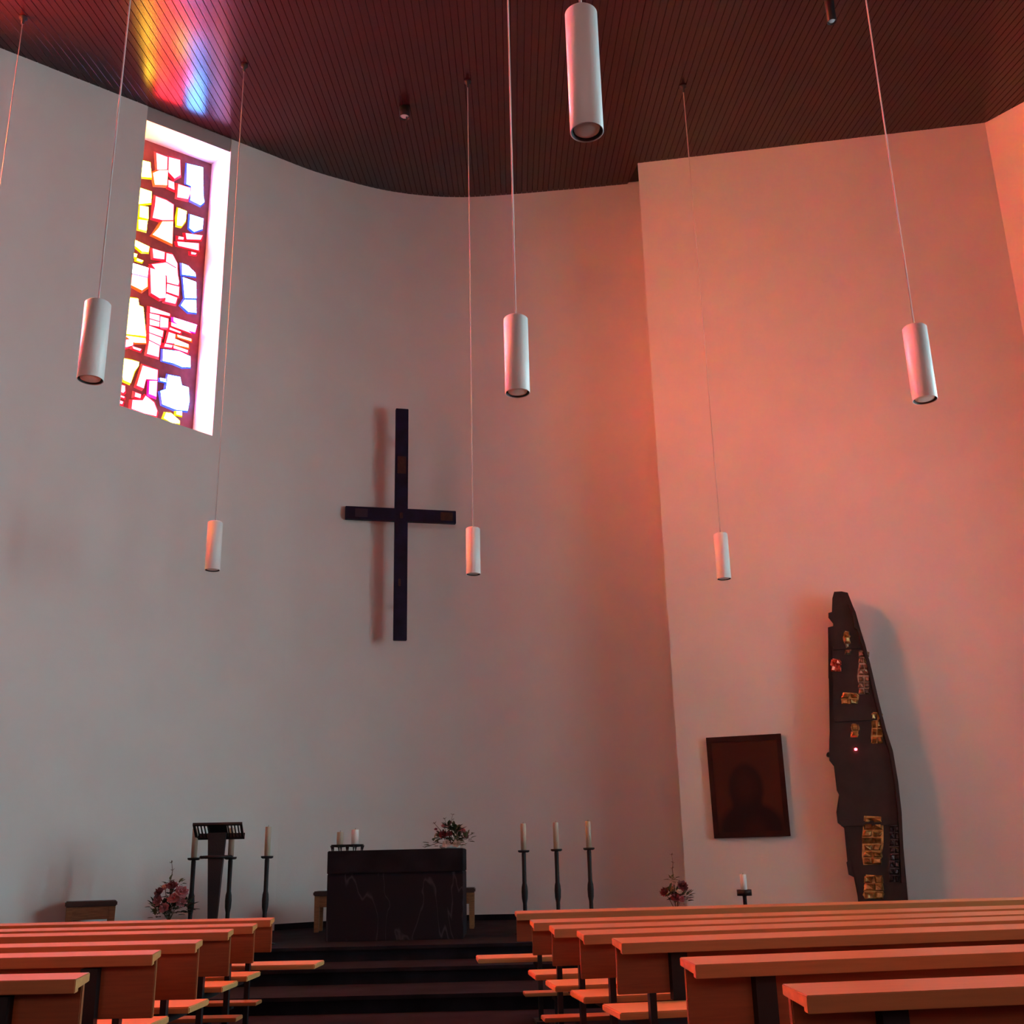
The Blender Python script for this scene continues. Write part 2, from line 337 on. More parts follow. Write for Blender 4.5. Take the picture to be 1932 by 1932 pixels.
PANES = [('y', [(-0.369, 11.571), (-0.204, 11.618), (-0.158, 11.368), (-0.321, 11.299), (-0.372, 11.338), (-0.332, 11.425)]), ('r', [(-0.117, 11.833), (0.08, 11.864), (0.09, 11.648), (-0.076, 11.552)]), ('r', [(0.104, 11.877), (0.303, 11.933), (0.332, 11.674), (0.232, 11.554), (0.118, 11.613)]), ('o', [(-0.141, 11.459), (-0.036, 11.565), (0.107, 11.641), (0.113, 11.374), (-0.093, 11.277)]), ('r', [(0.129, 11.475), (0.229, 11.485), (0.248, 11.359), (0.14, 11.354)]), ('b', [(0.432, 11.933), (0.723, 12.019), (0.77, 11.505), (0.795, 11.414), (0.732, 11.323), (0.54, 11.321), (0.538, 11.576), (0.452, 11.566)]), ('r', [(0.305, 11.49), (0.524, 11.534), (0.531, 11.436), (0.498, 11.317), (0.307, 11.255)]), ('y', [(-0.35, 11.095), (-0.137, 11.13), (-0.128, 10.938), (-0.339, 10.808)]), ('y', [(-0.307, 10.8), (-0.167, 10.845), (-0.15, 10.65), (-0.297, 10.611)]), ('y', [(-0.308, 10.558), (-0.163, 10.612), (-0.163, 10.435), (-0.294, 10.405)]), ('r', [(-0.06, 11.087), (0.119, 11.11), (0.253, 11.094), (0.267, 10.827), (0.085, 10.739), (-0.082, 10.699), (-0.061, 10.921)]), ('o', [(0.087, 10.715), (0.269, 10.803), (0.285, 10.417), (-0.058, 10.42), (0.034, 10.576)]), ('y', [(0.339, 11.078), (0.49, 11.093), (0.486, 10.924), (0.429, 10.797), (0.339, 10.77), (0.336, 10.902)]), ('b', [(0.56, 11.069), (0.8, 11.109), (0.797, 10.921), (0.65, 10.801), (0.562, 10.827)]), ('r', [(0.504, 10.707), (0.806, 10.807), (0.778, 10.718), (0.528, 10.611)]), ('r', [(0.386, 10.595), (0.477, 10.62), (0.472, 10.577), (0.382, 10.543)]), ('r', [(0.369, 10.496), (0.749, 10.638), (0.758, 10.517), (0.391, 10.433)]), ('r', [(0.627, 10.433), (0.72, 10.451), (0.706, 10.419), (0.631, 10.394)]), ('y', [(-0.376, 10.199), (-0.093, 10.195), (-0.1, 10.096), (-0.208, 10.063), (-0.369, 10.116)]), ('y', [(-0.371, 9.974), (-0.279, 9.984), (-0.289, 9.925), (-0.366, 9.922)]), ('y', [(-0.273, 9.916), (-0.172, 9.922), (-0.192, 9.889), (-0.277, 9.876)]), ('r', [(-0.037, 10.189), (0.17, 10.219), (0.172, 10.099), (-0.008, 10.042)]), ('r', [(0.203, 10.217), (0.308, 10.24), (0.4, 10.127), (0.406, 10.049), (0.207, 10.074)]), ('r', [(-0.029, 9.922), (0.208, 10.059), (0.408, 10.034), (0.416, 9.925), (0.133, 9.803)]), ('c', [(-0.37, 9.802), (-0.078, 9.84), (-0.081, 9.698), (-0.37, 9.635)]), ('o', [(-0.368, 9.613), (-0.078, 9.668), (-0.066, 9.532), (-0.151, 9.435), (-0.337, 9.449)]), ('r', [(-0.047, 9.854), (0.126, 9.879), (0.22, 9.827), (0.25, 9.476), (0.15, 9.427), (0.004, 9.453)]), ('r', [(0.228, 9.923), (0.405, 10.06), (0.423, 9.946), (0.457, 9.832), (0.446, 9.771), (0.252, 9.737)]), ('r', [(0.254, 9.714), (0.464, 9.752), (0.468, 9.597), (0.257, 9.581)]), ('r', [(0.255, 9.549), (0.447, 9.557), (0.423, 9.444), (0.247, 9.412)]), ('b', [(0.48, 10.165), (0.598, 10.168), (0.721, 10.108), (0.743, 10.052), (0.503, 9.981)]), ('b', [(0.515, 9.938), (0.75, 9.957), (0.779, 9.685), (0.575, 9.609)]), ('b', [(0.577, 9.578), (0.774, 9.65), (0.798, 9.443), (0.658, 9.404), (0.521, 9.46)]), ('y', [(-0.325, 9.24), (-0.198, 9.276), (-0.174, 9.179), (-0.104, 9.177), (-0.018, 8.738), (-0.374, 8.64), (-0.362, 8.907), (-0.329, 9.04)]), ('o', [(-0.364, 8.619), (-0.022, 8.698), (-0.008, 8.628), (-0.194, 8.567)]), ('r', [(-0.379, 8.542), (-0.213, 8.612), (-0.212, 8.515), (-0.318, 8.446), (-0.373, 8.471)]), ('r', [(-0.218, 8.498), (-0.074, 8.506), (-0.093, 8.469), (-0.2, 8.467)]), ('r', [(0.008, 9.229), (0.342, 9.246), (0.345, 9.208), (0.016, 9.14)]), ('r', [(0.01, 9.122), (0.174, 9.149), (0.181, 9.059), (0.017, 9.041)]), ('r', [(0.19, 9.14), (0.325, 9.154), (0.33, 9.008), (0.198, 8.965)]), ('r', [(0.019, 9.026), (0.183, 9.044), (0.182, 8.966), (0.027, 8.937)]), ('r', [(0.02, 8.92), (0.257, 8.926), (0.25, 8.823), (0.03, 8.816)]), ('r', [(0.031, 8.802), (0.235, 8.803), (0.23, 8.678), (0.04, 8.699)]), ('r', [(0.041, 8.684), (0.216, 8.665), (0.216, 8.483), (0.022, 8.466)]), ('v', [(0.41, 9.21), (0.822, 9.245), (0.799, 9.109), (0.617, 9.087), (0.415, 9.15)]), ('r', [(0.377, 9.116), (0.581, 9.128), (0.735, 9.069), (0.382, 9.059)]), ('r', [(0.361, 9.023), (0.556, 9.024), (0.542, 8.996), (0.356, 8.987)]), ('r', [(0.351, 8.942), (0.464, 8.948), (0.461, 8.794), (0.319, 8.757)]), ('o', [(0.496, 8.955), (0.742, 8.977), (0.745, 8.939), (0.507, 8.92)]), ('o', [(0.47, 8.875), (0.701, 8.868), (0.705, 8.815), (0.462, 8.779)]), ('r', [(0.447, 8.759), (0.7, 8.771), (0.695, 8.725), (0.451, 8.714)]), ('r', [(0.305, 8.736), (0.432, 8.753), (0.419, 8.71), (0.294, 8.679)]), ('b', [(0.282, 8.633), (0.55, 8.696), (0.748, 8.682), (0.762, 8.509), (0.618, 8.466), (0.471, 8.475), (0.29, 8.449)]), ('y', [(-0.374, 8.257), (-0.198, 8.283), (-0.092, 8.291), (-0.094, 8.231), (-0.152, 8.122), (-0.194, 7.925), (-0.314, 7.935), (-0.367, 8.106)]), ('r', [(-0.028, 8.261), (0.218, 8.273), (0.224, 8.118), (0.043, 8.068), (0.018, 7.915), (-0.096, 7.921)]), ('m', [(0.1, 8.061), (0.225, 8.103), (0.232, 7.853), (0.108, 7.857)]), ('r', [(-0.108, 7.808), (-0.018, 7.808), (-0.02, 7.749), (-0.11, 7.742)]), ('r', [(-0.141, 7.681), (0.02, 7.726), (0.058, 7.811), (0.122, 7.788), (0.201, 7.755), (0.265, 7.643), (0.258, 7.553), (0.068, 7.537), (-0.143, 7.543)]), ('r', [(-0.379, 7.848), (-0.277, 7.853), (-0.269, 7.776), (-0.295, 7.739), (-0.377, 7.748)]), ('r', [(-0.371, 7.692), (-0.268, 7.69), (-0.274, 7.667), (-0.369, 7.665)]), ('r', [(-0.371, 7.614), (-0.282, 7.607), (-0.293, 7.567), (-0.366, 7.565)]), ('b', [(0.393, 8.258), (0.599, 8.291), (0.642, 8.168), (0.756, 8.176), (0.789, 7.959), (0.769, 7.801), (0.579, 7.756), (0.34, 7.77), (0.292, 7.962), (0.382, 8.021), (0.387, 8.143)]), ('b', [(0.267, 8.162), (0.368, 8.182), (0.372, 8.131), (0.278, 8.121)]), ('y', [(0.412, 7.659), (0.506, 7.674), (0.648, 7.599), (0.651, 7.555), (0.518, 7.529), (0.382, 7.561)]), ('y', [(0.581, 7.734), (0.675, 7.757), (0.68, 7.691), (0.585, 7.683)])]
STELE = [(2.516, 4.86), (2.413, 4.862), (2.397, 4.773), (2.378, 4.768), (2.351, 4.571), (2.302, 4.561), (2.294, 4.492), (2.329, 4.477), (2.356, 4.392), (2.353, 4.367), (2.273, 4.353), (2.264, 4.265), (2.304, 4.244), (2.295, 3.993), (2.238, 3.984), (2.203, 3.638), (2.219, 3.563), (2.257, 3.53), (2.189, 2.896), (2.142, 2.899), (2.121, 2.756), (2.094, 2.506), (2.149, 2.421), (2.164, 2.292), (2.15, 2.105), (2.172, 2.047), (2.169, 1.862), (2.113, 1.818), (2.115, 1.68), (2.193, 1.61), (2.212, 1.53), (2.198, 1.192), (2.173, 1.17), (2.183, 1.014), (2.268, 0.968), (2.277, 0.803), (2.267, 0.66), (2.292, 0.45), (2.8869999999999996, 0.45), (2.875, 0.685), (2.888, 0.902), (2.921, 1.343), (2.955, 1.792), (2.96, 2.192), (2.942, 2.6), (2.919, 2.696), (2.889, 2.875), (2.846, 3.236), (2.812, 3.541), (2.789, 3.788), (2.751, 4.076), (2.711, 4.292), (2.682, 4.306), (2.674, 4.547), (2.648, 4.632), (2.626, 4.653), (2.598, 4.835)]
INLAYS = [('gold', [(2.482, 4.276), (2.571, 4.27), (2.552, 4.101), (2.463, 4.107)]), ('clear', [(2.474, 4.1), (2.563, 4.094), (2.546, 3.939), (2.457, 3.945)]), ('red', [(2.272, 3.894), (2.403, 3.886), (2.384, 3.714), (2.254, 3.721)]), ('clear', [(2.646, 3.983), (2.798, 3.973), (2.729, 3.376), (2.577, 3.384)]), ('gold', [(2.357, 3.414), (2.579, 3.402), (2.562, 3.251), (2.34, 3.263)]), ('gold', [(2.438, 2.98), (2.537, 2.976), (2.516, 2.798), (2.418, 2.802)]), ('gold', [(2.722, 3.122), (2.872, 3.115), (2.822, 2.701), (2.674, 2.707)]), ('gold', [(2.448, 1.75), (2.696, 1.743), (2.622, 1.128), (2.377, 1.133)]), ('gold', [(2.384, 0.999), (2.629, 0.995), (2.593, 0.699), (2.35, 0.703)]), ('dark', [(2.783, 1.627), (2.906, 1.624), (2.817, 0.903), (2.695, 0.906)])]
LAMP = (2.458, 2.638)
stained_window('window_1', .15, PANES + [('r', [(-0.575, 7.44), (-0.405, 7.42), (-0.41, 7.79), (-0.57, 7.8)]), ('o', [(-0.575, 7.86), (-0.405, 7.84), (-0.41, 8.34), (-0.57, 8.35)]), ('y', [(-0.575, 8.41), (-0.405, 8.39), (-0.41, 8.7), (-0.57, 8.71)]), ('r', [(-0.575, 8.77), (-0.405, 8.75), (-0.41, 9.3), (-0.57, 9.31)]), ('o', [(-0.575, 9.37), (-0.405, 9.35), (-0.41, 9.78), (-0.57, 9.79)]), ('r', [(-0.575, 9.85), (-0.405, 9.83), (-0.41, 10.3), (-0.57, 10.31)]), ('y', [(-0.575, 10.37), (-0.405, 10.35), (-0.41, 10.72), (-0.57, 10.73)]), ('r', [(-0.575, 10.79), (-0.405, 10.77), (-0.41, 11.27), (-0.57, 11.28)]), ('o', [(-0.575, 11.34), (-0.405, 11.32), (-0.41, 11.63), (-0.57, 11.64)]), ('y', [(-0.575, 11.7), (-0.405, 11.68), (-0.41, 11.85), (-0.57, 11.86)])], True, GLOW)
def simple_panes(sc, zb=7.31):
    out = []; cols = ['y', 'r', 'r', 'b']; cols2 = ['r', 'o', 'r', 'r']
    for i in range(5):
        for j in range(4):
            u0 = sc - .68 + j * .34; v0 = zb + .14 + i * .90; c = (cols if (i + j) % 2 else cols2)[j]
            d = random.uniform(-.04, .04)
            out.append((c, [(u0 + .03, v0 + d), (u0 + .31, v0 + .05), (u0 + .30, v0 + .76 + d), (u0 + .04, v0 + .72)]))
    return out
stained_window('window_2', -4.6, simple_panes(-4.6), False, GLOW_SIDE)
stained_window('window_3', -6.9, simple_panes(-6.9), False, GLOW_SIDE)
# blue-green glazed windows in the right aisle wall
day = glow_mat('daylight_glass', (.54, .93, 1.02), DAY_RIGHT)
for i, sa in enumerate(RWIN):
    root = tag(empty('window_%d' % (4 + i), w4(sa + .65, 1.6, -.85)), kind='structure'); b0 = root.location.copy()
    g = lambda u, v, w: w4(u, v, w) - b0
    for k in range(3):
        mb = MB(); z0 = 1.66 + k * 1.58
        mb.face([g(sa + .05, z0, -.85), g(sa + 1.25, z0, -.85), g(sa + 1.25, z0 + 1.53, -.85), g(sa + .05, z0 + 1.53, -.85)]); mb.build('pane', day, root)
    mb = MB()
    for q in (sa + .025, sa + 1.275): mb.hexa([g(q - .025, 1.6, -.89), g(q + .025, 1.6, -.89), g(q + .025, 1.6, -.82), g(q - .025, 1.6, -.82), g(q - .025, 6.4, -.89), g(q + .025, 6.4, -.89), g(q + .025, 6.4, -.82), g(q - .025, 6.4, -.82)])
    for z in (1.6, 3.19, 4.77, 6.34): mb.hexa([g(sa, z, -.89), g(sa + 1.3, z, -.89), g(sa + 1.3, z, -.82), g(sa, z, -.82), g(sa, z + .06, -.89), g(sa + 1.3, z + .06, -.89), g(sa + 1.3, z + .06, -.82), g(sa, z + .06, -.82)])
    mb.build('window_frame', white_metal, root)

rear_fill = glow_mat('rear_daylight_glass', (1.0, .84, .74), FILL_REAR)
for i, sa in enumerate(RB):  # added windows, out of view, carrying the warm frontal fill
    root = tag(empty('window_%d' % (8 + i), fr_b(sa + 1.8, 3.4, -.25)), kind='structure'); b0 = root.location.copy()
    g = lambda u, v, w: fr_b(u, v, w) - b0
    for k in range(3):
        mb = MB(); a = sa + .06 + k * 1.18
        mb.face([g(a, 3.46, -.25), g(a + 1.12, 3.46, -.25), g(a + 1.12, 6.14, -.25), g(a, 6.14, -.25)]); mb.build('pane', rear_fill, root)
    mb = MB()
    for q in (sa + .03, sa + 1.21, sa + 2.39, sa + 3.57): mb.hexa([g(q - .03, 3.4, -.29), g(q + .03, 3.4, -.29), g(q + .03, 3.4, -.22), g(q - .03, 3.4, -.22), g(q - .03, 6.2, -.29), g(q + .03, 6.2, -.29), g(q + .03, 6.2, -.22), g(q - .03, 6.2, -.22)])
    for z in (3.4, 6.14): mb.hexa([g(sa, z, -.29), g(sa + 3.6, z, -.29), g(sa + 3.6, z, -.22), g(sa, z, -.22), g(sa, z + .06, -.29), g(sa + 3.6, z + .06, -.29), g(sa + 3.6, z + .06, -.22), g(sa, z + .06, -.22)])
    mb.build('window_frame', white_metal, root)

# ---------------------------------------------------------------- pews
def pew(xe, ye, ang, side, length, zb, ledge, seat_out, label, group):
    a = D2R(ang) * 1.0
    root = empty('pew', (xe, ye, 0), a, label=label, cat='pew', group=group)
    sx = 1 if side == 'r' else -1
    def bx(mb, x0, x1, y0, y1, z0, z1, mi=0): return mb.box((sx * (x0 + x1) / 2, (y0 + y1) / 2, (z0 + z1) / 2), (abs(x1 - x0), y1 - y0, z1 - z0), mi=mi)
    L = length
    mb = MB(); bx(mb, .0, L, -.028, 0, zb, .855); mb.build('back_panel', wood_shaded, root, bevel=.004)
    # sloping book ledge with front lip
    mb = MB(); d = ledge
    def yz(x0, x1, P, mi=0):
        lo = [Vector((sx * x0, y, z)) for y, z in P]; hi = [Vector((sx * x1, y, z)) for y, z in P]
        va = [mb.bm.verts.new(p) for p in lo]; vb = [mb.bm.verts.new(p) for p in hi]; n = len(P)
        mb.bm.faces.new(va).material_index = mi; mb.bm.faces.new(vb[::-1]).material_index = mi
        for k in range(n): mb.bm.faces.new((va[k], va[(k + 1) % n], vb[(k + 1) % n], vb[k])).material_index = 0
    yz(-.012, L + .012, [(.012, .88), (.012, .845), (-d + .035, .828), (-d + .035, .815), (-d, .812), (-d, .866)], 1)
    mb.build('book_ledge', [wood, wood_end], root, bevel=.003)
    mb = MB(); so = seat_out; bx(mb, -so, L + .05, .03, .44, .468, .505); mb.build('seat', wood_lit, root, bevel=.006)
    n = max(2, int(L // 2.2) + 1)
    for i in range(n):
        q = .19 + i * (L - .4) / (n - 1)
        mb = MB(); bx(mb, q - .018, q + .018, -.03, .02, 0, zb + .002); bx(mb, q - .018, q + .018, .02, .40, .42, .467); bx(mb, q - .05, q + .05, -.10, .16, 0, .018)
        mb.build('leg', black_steel, root)
        mb = MB(); q2 = q + .14; bx(mb, q2 - .045, q2 + .045, -.085, -.029, zb - .03, .80); mb.build('upright', black_steel, root)
    mb = MB(); bx(mb, .03, L - .03, -.32, -.13, .235, .262); mb.build('kneeler', wood, root, bevel=.004)
    for i in range(n):
        q = .30 + i * (L - .6) / (n - 1)
        mb = MB(); bx(mb, q - .02, q + .02, -.28, -.05, .19, .233); bx(mb, q - .02, q + .02, -.25, -.21, 0, .20); mb.build('kneeler_bracket', black_steel, root)
    return root
rows = ['first', 'second', 'third', 'fourth', 'fifth', 'sixth', 'seventh']
RP = [(-.044, 9.949, .33, .635), (.073, 8.451, -.02, .64), (.194, 7.69, -.02, .63), (.344, 7.054, -.02, .61), (.499, 6.324, -.02, .60), (.688, 5.042, -.02, .60), (.874, 3.937, -.02, .60)]
RA = [5.0, 7.0, 8.0, 9.0, 9.5, 9.5, 8.0]
for i, (xe, ye, so, zb) in enumerate(RP):
    pew(xe, ye, RA[i], 'r', 6.4 if i < 5 else 5.6, zb, .20, so, 'varnished wooden pew with book ledge, right of the aisle, %s row counted from the altar' % rows[i], 'pews right of the aisle')
LP = [(-2.091, 9.78, .36, .61), (-2.024, 8.855, -.05, .60), (-2.027, 8.146, -.05, .575), (-1.937, 7.039, -.05, .55), (-1.937, 6.239, -.05, .55), (-1.843, 4.974, -.05, .57)]
LA = [-1.5, -1.0, -1.0, -1.0, 0.0, -2.0]
for i, (xe, ye, so, zb) in enumerate(LP):
    pew(xe, ye, LA[i], 'l', 5.2, zb, .13, so, 'varnished wooden pew with book ledge, left of the aisle, %s row counted from the altar' % rows[i], 'pews left of the aisle')

# ---------------------------------------------------------------- altar and what stands on it
root = empty('altar', (-1.463, 13.85, .45), label='dark slate block altar standing on the steps below the blue cross', cat='altar')
mb = MB(); hw = .793; hd = .45; H = .995
mb.box((0, 0, H - .13), (hw * 2, hd * 2, .26)); mb.build('altar_slab', slate, root, bevel=.008)
stone_v = bpy.data.materials.new('veined_slate'); stone_v.use_nodes = True; nt = stone_v.node_tree; b = nt.nodes['Principled BSDF']; b.inputs['Roughness'].default_value = .7; b.inputs['Specular IOR Level'].default_value = .1
tc = nt.nodes.new('ShaderNodeTexCoord'); mp = nt.nodes.new('ShaderNodeMapping'); mp.inputs['Rotation'].default_value = (0, D2R(20), 0); mp.inputs['Scale'].default_value = (1, 1, .35)
wv = nt.nodes.new('ShaderNodeTexNoise'); wv.inputs['Scale'].default_value = 2.6; wv.inputs['Detail'].default_value = 3; wv.inputs['Distortion'].default_value = .6
rp = nt.nodes.new('ShaderNodeValToRGB'); e = rp.color_ramp.elements; e[0].position = .485; e[0].color = (.010, .009, .014, 1); e[1].position = .515; e[1].color = (.010, .009, .014, 1); q = rp.color_ramp.elements.new(.5); q.color = (.04, .038, .047, 1)
nt.links.new(tc.outputs['Object'], mp.inputs['Vector']); nt.links.new(mp.outputs['Vector'], wv.inputs['Vector']); nt.links.new(wv.outputs['Fac'], rp.inputs['Fac']); nt.links.new(rp.outputs['Color'], b.inputs['Base Color'])
mb = MB(); mb.box((0, 0, (H - .26) / 2), (hw * 2 - .004, hd * 2 - .03, H - .26)); mb.build('altar_block', stone_v, root, bevel=.006)
def candle(c, r, h, m, label, group=None, name='candle'):
    o = empty(name, c, label=label, cat='candle', group=group)
    mb = MB(); mb.lathe([(0, 0), (r, 0), (r, h - .004), (r * .93, h), (r * .5, h - .008), (0, h - .012)], seg=18); mb.build('wax', m, o)
    mb = MB(); mb.tube([(0, 0, h - .013), (.002, 0, h + .012), (.004, 0, h + .018)], .0022, 6); mb.build('wick', lamp_in, o)
    return o
# wrought holder: two shallow pronged plates side by side
hx = -2.10; hy = 13.9; ht = 1.445
root = empty('candle_holder', (hx, hy, ht), label='low black wrought iron holder with pronged feet under the two altar candles', cat='candle holder')
for i, cx in enumerate((-.092, .092)):
    mb = MB(); mb.lathe([(0, .056), (.088, .060), (.104, .078), (.109, .078), (.093, .052), (.02, .045), (0, .045)], (cx, 0, 0), 22); mb.build('plate', iron, root)
for q in (-.185, -.092, 0, .092, .185):
    for sy in (-1, 1):
        mb = MB(); y = sy * (.085 if abs(q) in (.092,) else .055)
        mb.tube([(q, y, .066), (q * .97, y * 1.05, .03), (q * .95, y * .98, 0)], [.016, .009, .005], 8); mb.build('foot', iron, root)
candle((hx - .092, hy, ht + .061), .040, .165, wax, 'cream pillar candle, the left one of the pair on the altar')
candle((hx + .092, hy, ht + .061), .045, .19, wax_white, 'white pillar candle, the right one of the pair on the altar')

def bloom(mb, c, r, dirv, mi, n=9):
    d = Vector(dirv).normalized(); a = d.orthogonal().normalized(); b = d.cross(a); c = Vector(c)
    for ring, (rr, lift, cnt) in enumerate(((1.0, .10, n), (.68, .38, n - 2), (.36, .62, max(3, n - 4)))):
        for k in range(cnt):
            t = 2 * math.pi * (k + ring * .5) / cnt + random.uniform(-.15, .15); u = a * math.cos(t) + b * math.sin(t); v = d.cross(u)
            R = r * rr * random.uniform(.88, 1.1); w = R * .48
            p0 = c; p1 = c + u * R * .55 + d * (r * lift * .6) - v * w; p2 = c + u * R + d * (r * lift * 1.2 + r * .08); p3 = c + u * R * .55 + d * (r * lift * .6) + v * w
            mb.face([p0, p1, p2, p3], mi, True)
    mb.lathe([(0, -.35 * r), (r * .22, -.1 * r), (r * .25, .25 * r), (0, .5 * r)], c, 8, mi)
def leaf(mb, p, d, L, w, mi=0):
    p = Vector(p); d = Vector(d).normalized(); s = d.cross(Vector((0, 0, 1))).normalized() if abs(d.z) < .98 else Vector((1, 0, 0)); u = s.cross(d)
    q = [p, p + d * L * .35 + s * w / 2 + u * w * .15, p + d * L * .75 + s * w * .35 - u * w * .05, p + d * L - u * w * .3, p + d * L * .75 - s * w * .35 - u * w * .05, p + d * L * .35 - s * w / 2 + u * w * .15]
    mid = p + d * L * .5 - u * w * .12
    for i in range(6): mb.face([mid, q[i], q[(i + 1) % 6]], mi, True)
def bouquet(loc, label, vase, blooms, leaves, twigs, rz=0):
    o = empty('flower_arrangement', loc, rz, label=label, cat='flowers')
    mb = MB(); mb.lathe(vase, seg=22); mb.build('vase', vase_m, o)
    top = vase[-1][1] if vase[-1][0] > 0 else vase[-2][1]
    stem_from = Vector((0, 0, max(z for r, z in vase) - .03))
    for (c, r, m, d) in blooms:
        mb = MB(); bloom(mb, c, r, d, 0); f = mb.build('flower', m, o)
        mb = MB(); e = Vector(c); mb.tube([stem_from, stem_from.lerp(e, .5) + Vector((0, 0, .02)), e], .004, 5); mb.build('stem', stem_m, f)
    for m, spots in leaves:
        mb = MB()
        for (c, rad, cnt, L) in spots:
            for _ in range(cnt):
                u = Vector((random.gauss(0, 1), random.gauss(0, 1), random.gauss(.25, .8))).normalized(); p = Vector(c) + u * rad * random.uniform(.1, .8); p.z = max(p.z, .03); u.z = max(u.z, -.1)
                leaf(mb, p, u + Vector((0, 0, .2)), L * random.uniform(.7, 1.2), L * random.uniform(.35, .55))
        tag(mb.build('foliage', m, o), kind='stuff')
    for pts in twigs:
        mb = MB(); n = len(pts); mb.tube(pts, [.006 - .004 * i / (n - 1) for i in range(n)], 5)
        for i in range(1, n):
            e = Vector(pts[i])
            for _ in range(3): leaf(mb, e, (random.uniform(-1, 1), random.uniform(-.6, .6), random.uniform(.1, 1)), .035, .014)
        mb.build('twig', stem_m, o)
    return o
U = (0, -.7, .7)
bouquet((-.84, 13.72, 1.445), 'low arrangement of dark foliage and small flowers on the right end of the altar',
    [(0, 0), (.10, 0), (.125, .02), (.12, .045), (.08, .05), (0, .05)],
    [((-.075, -.06, .155), .065, red_m, U), ((.00, -.09, .165), .05, red_m, U), ((-.035, -.11, .055), .055, cream_m, (0, -1, .2)), ((.19, -.02, .14), .05, red_m, (.6, -.6, .5)), ((.155, -.03, .20), .045, pink_m, U), ((-.07, .0, .26), .035, pink_m, U), ((-.165, -.05, .225), .022, red_m, U), ((.0, .0, .30), .03, red_m, U), ((.09, -.1, .055), .05, cream_m, (0, -1, .3))],
    [(leaf_m, [((.06, 0, .19), .11, 46, .085), ((.07, -.03, .12), .12, 40, .085), ((-.08, -.02, .12), .10, 34, .08), ((-.02, 0, .24), .07, 20, .07)]), (leaf_l, [((-.20, -.04, .06), .08, 14, .08), ((.20, -.03, .10), .09, 14, .08), ((.08, -.05, .05), .10, 12, .08)])],
    [[(0, 0, .05), (-.02, 0, .22), (-.06, 0, .34)], [(0, 0, .05), (.0, 0, .25), (.035, 0, .39)], [(0, 0, .05), (.03, 0, .22), (.03, 0, .33)], [(0, 0, .04), (-.14, -.02, .07), (-.30, -.03, .02)], [(0, 0, .05), (.15, 0, .12), (.27, 0, .16)], [(0, 0, .05), (-.1, 0, .2), (-.18, 0, .29)]])
bouquet((-3.93, 12.95, .45), 'big arrangement of dusky pink roses and dark leaves on the platform left of the lectern',
    [(0, 0), (.09, 0), (.10, .01), (.06, .04), (.075, .12), (.11, .24), (.115, .30), (.10, .30), (0, .28)],
    [((-.10, -.08, .585), .075, red_m, (-.5, -.6, .6)), ((.03, -.06, .655), .075, red_m, (0, -.6, .8)), ((.145, -.08, .585), .085, pink_m, (.5, -.6, .5)), ((.08, -.13, .52), .075, pink_m, U), ((-.10, -.12, .50), .07, pink_m, (-.4, -.8, .3)), ((.15, -.10, .49), .065, pink_m, (.4, -.8, .2)), ((-.02, -.14, .43), .06, pink_m, (0, -1, .2)), ((-.06, -.02, .64), .05, cream_m, (-.2, -.7, .7))],
    [(leaf_m, [((-.17, -.03, .45), .06, 16, .08), ((.05, -.03, .40), .14, 50, .10), ((.17, -.02, .42), .10, 34, .10), ((-.08, -.02, .38), .12, 40, .09), ((.0, 0, .56), .10, 20, .08)]), (leaf_l, [((-.04, .02, .68), .06, 10, .08), ((.08, .02, .68), .05, 8, .07), ((-.15, -.02, .34), .07, 12, .08)])],
    [[(0, 0, .3), (-.01, 0, .7), (.005, 0, .82), (-.01, 0, .90)], [(0, 0, .3), (-.15, -.02, .46), (-.22, -.02, .47)]])
bouquet((1.90, 14.3, .45), 'loose red and cream bouquet with one tall twig before the wall corner',
    [(0, 0), (.08, 0), (.085, .01), (.05, .05), (.07, .14), (.09, .22), (.08, .22), (0, .20)],
    [((.09, -.06, .49), .085, red_m, (.4, -.7, .5)), ((-.13, -.05, .43), .065, red_m, (-.6, -.6, .4)), ((-.01, -.10, .36), .07, red_m, U), ((.045, -.11, .43), .04, cream_m, U), ((-.02, -.03, .54), .045, cream_m, U), ((.06, -.12, .34), .05, pink_m, U), ((.0, -.03, .57), .03, cream_m, U)],
    [(leaf_m, [((0, 0, .36), .12, 36, .08), ((.10, 0, .34), .10, 18, .08)]), (leaf_l, [((-.08, 0, .38), .12, 24, .09), ((.13, 0, .38), .09, 20, .08), ((-.03, 0, .58), .06, 12, .08)])],
    [[(0, 0, .25), (.0, 0, .55), (-.012, 0, .70), (.002, 0, .77), (-.008, 0, .86)]])

